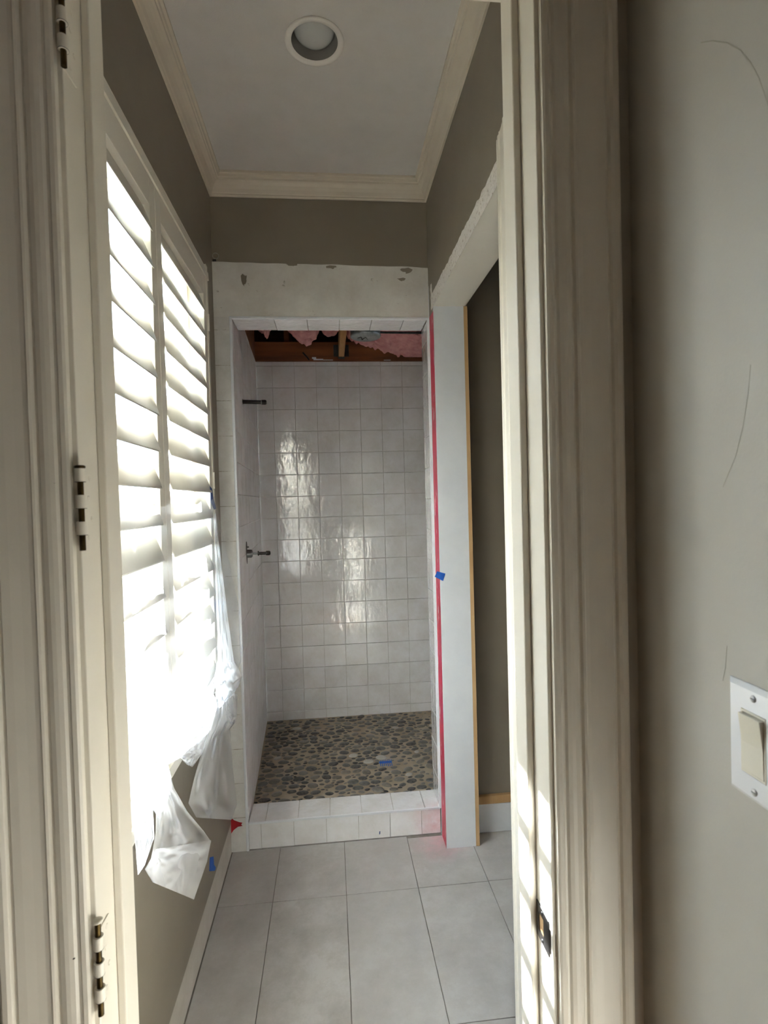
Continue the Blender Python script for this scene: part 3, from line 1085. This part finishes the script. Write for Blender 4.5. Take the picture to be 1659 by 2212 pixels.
sc_ = MB()
for (xa, ya, xb_, yb_) in ((-.05, .0, -.03, -.03), (-.03, -.03, -.02, .03), (-.02, .03, .0, -.02), (0, -.02, .015, .025)):
    sc_.tube([(dc[0] + xa, dc[1] + ya, dc[2] - .004), (dc[0] + xb_, dc[1] + yb_, dc[2] - .004)], .0022, 5)
sc_.build('marker_scribble', 'blackmetal', du)['label'] = 'black marker scribble'
tag(MB().tube([(.31, 3.51, 2.752), (.55, 3.515, 2.750), (.80, 3.51, 2.752), (.99, 3.52, 2.756)], .007, 8).build('cable', 'darksteel'), 'dark cable strung through the void past the metal can', 'cable')


def batt(name, label, blobs, seed):
    """lumpy fibreglass: lower skin sagging from a raised sheet"""
    bm = bmesh.new()
    for (c, r) in blobs:
        res = bmesh.ops.create_icosphere(bm, subdivisions=4, radius=1)
        for v in res['verts']:
            q = v.co.copy()
            d = 1 + .16 * noise.noise(q * 2.2 + Vector((seed, 0, 0))) + .10 * noise.noise(q * 6 + Vector((0, seed, 0)))
            v.co = Vector(c) + Vector((q.x * r[0], q.y * r[1], q.z * r[2])) * d
    me = bpy.data.meshes.new(name)
    for f in bm.faces:
        f.smooth = True
    bm.to_mesh(me)
    bm.free()
    return tag(link(name, me, 'pink'), label, 'insulation')


batt('insulation_batt', 'pink insulation tuft sagging between the side joist and the pale joist',
     [((-.15, 3.55, 2.86), (.14, .22, .105)), ((-.13, 3.52, 2.765), (.085, .10, .075)), ((-.115, 3.51, 2.70), (.03, .035, .035))], 3)
batt('insulation_batt', 'small pink insulation tuft by the left side joist', [((-.392, 3.62, 2.865), (.058, .13, .085)), ((-.378, 3.60, 2.79), (.018, .02, .05))], 9)
batt('insulation_batt', 'pink insulation wad behind the pale joist', [((.03, 3.75, 2.89), (.07, .1, .09))], 5)
# long torn batt on the right of the metal can
def batt_skin(u, v):
    x = .16 + (.98 - .16) * u
    y = 3.56 + (YB - .075 - 3.56) * v
    low = 2.815 - .135 * min(1, max(0, (u - .02) / .55)) ** .8
    z = low + .06 * (1 - v) + .018 * noise.noise(Vector((x * 14, y * 10, 4))) + .010 * noise.noise(Vector((x * 40, y * 30, 7)))
    if v > .85:
        z += -.01 * abs(noise.noise(Vector((x * 30, 2, 2)))) * 4 * (v - .85) / .15
    return (x, y, max(z, 2.69))
bt = MB().grid(batt_skin, 110, 40)
o = tag(bt.build('insulation_batt', 'pink'), 'long torn pink insulation batt drooping over the brown joist', 'insulation')
sm = o.modifiers.new('thickness', 'SOLIDIFY')
sm.thickness = .05
sm.offset = 1

# ------------------------------------------------------------------ light switch in the hall
sy1, sz0, sz1 = .5475, 1.346, 1.4665
sw = tag(empty('light_switch', (HX, sy1 - .04, sz0)), 'white light switch with an ivory rocker on the hall wall', 'light switch')
bm = MB()
pyw = .0735
y0_, y1_ = sy1 - pyw, sy1
ry1 = sy1 - .0195
ry0 = ry1 - .0335
rz0, rz1 = (sz0 + sz1) / 2 - .0335, (sz0 + sz1) / 2 + .0335
outer = [(y0_, sz0), (y1_, sz0), (y1_, sz1), (y0_, sz1)]
inn = [(y0_ + .005, sz0 + .005), (y1_ - .005, sz0 + .005), (y1_ - .005, sz1 - .005), (y0_ + .005, sz1 - .005)]
hole = [(ry0, rz0), (ry1, rz0), (ry1, rz1), (ry0, rz1)]
vs = [(HX, a, b_) for a, b_ in outer] + [(HX - .002, a, b_) for a, b_ in outer] + [(HX - .0058, a, b_) for a, b_ in inn] + [(HX - .0058, a, b_) for a, b_ in hole] + [(HX, a, b_) for a, b_ in hole]
fs = []
for r in (0, 4, 8, 12):
    fs += [(r + i, r + (i + 1) % 4, r + 4 + (i + 1) % 4, r + 4 + i) for i in range(4)]
bm.add(vs, fs)
bm.build('plate', 'plate', sw)
fr = MB()
for a in ((ry0 + .0006, ry1 - .0006, rz0 + .0006, rz0 + .003), (ry0 + .0006, ry1 - .0006, rz1 - .003, rz1 - .0006), (ry0 + .0006, ry0 + .0022, rz0 + .003, rz1 - .003), (ry1 - .0022, ry1 - .0006, rz0 + .003, rz1 - .003)):
    fr.box(HX - .0062, HX - .001, *a)
fr.build('rocker_frame', 'rocker', sw)
zc_ = (rz0 + rz1) / 2
pr_ = [(HX - .001, rz0 + .0035), (HX - .0066, rz0 + .0035), (HX - .0074, zc_), (HX - .0112, rz1 - .0038), (HX - .001, rz1 - .0038)]
MB().extrude(pr_, lambda q, t: (q[0], t, q[1]), ry0 + .0028, ry1 - .0028).build('rocker', 'rocker', sw)
for z in (zc_ - .0484, zc_ + .0484):
    s1 = MB().lathe([(.0036, 0), (.0036, -.0009), (.0025, -.0014), (0, -.0015)], (HX - .0056, (ry0 + ry1) / 2 - .001, z), 'X', 16).build('screw', 'screw', sw)
    MB().box(HX - .0073, HX - .0069, (ry0 + ry1) / 2 - .0037, (ry0 + ry1) / 2 + .0017, z - .0005, z + .0005).build('slot', 'darksteel', s1)

# ------------------------------------------------------------------ plastic sheeting over the lower shutters
ps = tag(empty('plastic_sheet', (-.46, 1.7, 1.0)), 'translucent plastic sheeting taped over the lower half of the shutters', 'plastic sheet')
def lerp(a, b, t):
    return a + (b - a) * t
def interp(tab, x):
    if x <= tab[0][0]:
        return tab[0][1]
    for (a, va), (b_, vb) in zip(tab[:-1], tab[1:]):
        if x <= b_:
            k = (x - a) / (b_ - a)
            return lerp(va, vb, k * k * (3 - 2 * k))
    return tab[-1][1]
def sheet(u, t):
    # u 0 near .. 1 far ; t 0 top .. 1 bottom hem
    ytop = lerp(.99, 2.338, u)
    ztop = 1.705 - .035 * math.sin(PI * u) ** .6 + .006 * math.sin(u * 40)
    zbot = interp([(0, 1.08), (.22, 1.05), (.42, .985), (.62, .92), (.80, .915), (.92, .95), (1, .985)], u)
    ybot = lerp(.98, 2.31, u)
    tt = t
    z = lerp(ztop, zbot, tt)
    y = lerp(ytop, ybot, tt)
    bulge = interp([(0, .010), (.3, .014), (.7, .022), (.88, .05), (1, .095)], u) * math.sin(min(1, tt * 1.02) * PI * .5) ** 1.5
    x = SFX + .013 + bulge
    x += .010 * math.sin(u * 26 + tt * 3) * tt * (1 - .3 * tt) + .012 * noise.noise(Vector((u * 9, tt * 5, 1))) * tt
    x += .004 * noise.noise(Vector((u * 40, tt * 18, 3)))
    if tt > .86:
        k = (tt - .86) / .14
        x -= .085 * k * k * (.6 + .4 * math.sin(u * 30))
        x += .012 * math.sin(u * 60) * (1 - k)
        z += .012 * noise.noise(Vector((u * 20, 3, 3))) * k
    return (max(x, SFX + .006), y, z)
MB().grid(sheet, 150, 70).build('sheet', 'plastic', ps)


def flap(left, right, xs, amp, seed, name='flap'):
    """crumpled hanging tail between two pixel outlines, standing off the wall by xs(t)"""
    def pick(c, t):
        f = t * (len(c) - 1)
        i = min(int(f), len(c) - 2)
        k = f - i
        return (lerp(c[i][0], c[i + 1][0], k), lerp(c[i][1], c[i + 1][1], k))
    def fn(u, t):
        a, b_ = pick(left, t), pick(right, t)
        x, y = lerp(a[0], b_[0], u), lerp(a[1], b_[1], u)
        d = lerp(xs[0], xs[1], t) + amp * (noise.noise(Vector((u * 3.5, t * 4, seed))) + .5 * noise.noise(Vector((u * 9 + 3, t * 7, seed)))) * math.sin(PI * min(1, max(0, u))) ** .5
        return tuple(at(x, y, 'X', d))
    MB().grid(fn, 28, 40).build(name, 'plasticfold', ps)


# far bunch beside the shower, far tail, near tail, tail by the door jamb
flap([(468, 1430), (462, 1475), (470, 1500), (474, 1530)], [(508, 1430), (523, 1462), (514, 1485), (504, 1500)], (-.415, -.40), .03, 11, 'bunch')
flap([(468, 1480), (462, 1545), (440, 1610), (420, 1680), (407, 1735), (424, 1766)], [(512, 1500), (508, 1560), (497, 1575), (503, 1660), (512, 1738), (500, 1771)], (-.43, -.42), .028, 2)
flap([(480, 1490), (486, 1530), (494, 1562)], [(513, 1500), (512, 1545), (504, 1566)], (-.42, -.41), .02, 21)
flap([(330, 1648), (338, 1720), (336, 1800), (326, 1855), (313, 1878), (330, 1906)], [(362, 1650), (376, 1702), (404, 1752), (440, 1795), (456, 1818), (419, 1943)], (-.44, -.40), .03, 5)
flap([(330, 1905), (331, 1870), (336, 1835)], [(419, 1943), (447, 1862), (456, 1815)], (-.405, -.395), .012, 15)
flap([(318, 1655), (320, 1700), (324, 1740), (340, 1762)], [(360, 1645), (362, 1690), (364, 1725), (352, 1752)], (-.43, -.39), .03, 8)
flap([(284, 1640), (286, 1720), (290, 1800), (298, 1890)], [(345, 1650), (330, 1730), (333, 1810), (312, 1870)], (-.42, -.40), .03, 13)
flap([(380, 1622), (392, 1640), (404, 1652)], [(446, 1585), (440, 1622), (416, 1657)], (-.435, -.42), .02, 17)

flap([(462, 1112), (464, 1200), (466, 1290), (470, 1370), (470, 1440)], [(466, 1108), (476, 1200), (487, 1290), (498, 1375), (507, 1440)], (-.468, -.412), .012, 31, 'edge_fold')
flap([(296, 1590), (318, 1618), (338, 1645), (352, 1656)], [(460, 1495), (470, 1525), (455, 1580), (392, 1636)], (-.42, -.43), .025, 41, 'bag')

# ------------------------------------------------------------------ scraps of blue tape
def tape_poly(name, pts, mat, label, off):
    n_ = len(pts)
    vs = [Vector(q) for q in pts] + [Vector(q) + Vector(off) for q in pts]
    return tag(MB().add(vs, [tuple(range(n_))[::-1], tuple(range(n_, 2 * n_))] + [(i, (i + 1) % n_, n_ + (i + 1) % n_, n_ + i) for i in range(n_)]).build(name, mat), label, 'tape')
tape_poly('tape_scrap', [at(x, y, 'X', XL + .0004) for x, y in ((453, 1852), (461, 1850), (462, 1868), (466, 1874), (464, 1881), (452, 1882))], 'bluetape',
          'blue tape scrap stuck low on the window wall', (.0008, 0, 0))
tape_poly('tape_scrap', [at(x, y, 'Y', 2.5094) for x, y in ((944, 1234), (962, 1239), (957, 1255), (939, 1246))], 'bluetape',
          'blue tape diamond on the edge of the white jamb', (0, -.0008, 0))
tape_poly('tape_strip', [at(x, y, 'X', SFX + .0016) for x, y in ((453, 1050), (458, 1056), (461, 1078), (467, 1099), (462, 1101), (456, 1086))], 'darkbluetape',
          'dark blue tape strip holding the sheeting to the shutter frame', (.0008, 0, 0))
tape_poly('tape_scrap', [at(x, y, 'X', -.476) for x, y in ((470, 1298), (482, 1300), (484, 1318), (472, 1320))], 'bluetape',
          'blue tape scrap showing dimly through the plastic sheeting', (.0008, 0, 0))
c0 = at(833, 1648, 'Z', ZPAN + .002)
comb = MB().box(c0.x - .038, c0.x + .038, c0.y - .002, c0.y + .022, ZPAN + .001, ZPAN + .003)
cb = tag(comb.build('drain_tape', 'bluetape'), 'blue tape scrap with a ragged fringe covering the shower drain', 'tape')
for i in range(7):
    x = c0.x - .034 + i * .0112
    MB().box(x, x + .004, c0.y - .03 - .012 * random.random(), c0.y, ZPAN + .001, ZPAN + .0028).build('fringe', 'bluetape', cb)
    MB().box(x + .003, x + .006, c0.y + .02, c0.y + .036 + .008 * random.random(), ZPAN + .001, ZPAN + .0028).build('fringe', 'bluetape', cb)
q = at(820, 1799, 'Y', YD - .001)
tape_poly('tape_speck', [(q.x - .002, q.y, q.z - .008), (q.x + .003, q.y, q.z - .006), (q.x + .004, q.y, q.z + .008), (q.x - .001, q.y, q.z + .007)], 'darkbluetape',
          'tiny dark blue fleck on the front of the tiled curb', (0, -.0008, 0))

# ------------------------------------------------------------------ outside
struct(MB().box(-12, -.66, .86, 14, -.4, -.3).build('floor_outside', 'ground'), 'pale paving outside the window', 'ground')
struct(MB().box(-1.10, -.645, -1.0, 5.0, 3.30, 3.42).build('added_eave', 'trim'), 'unseen eave added outside above the window to cut sky light on the shutters', 'eave')  # added overhang, out of view; keeps high sky light off the slats
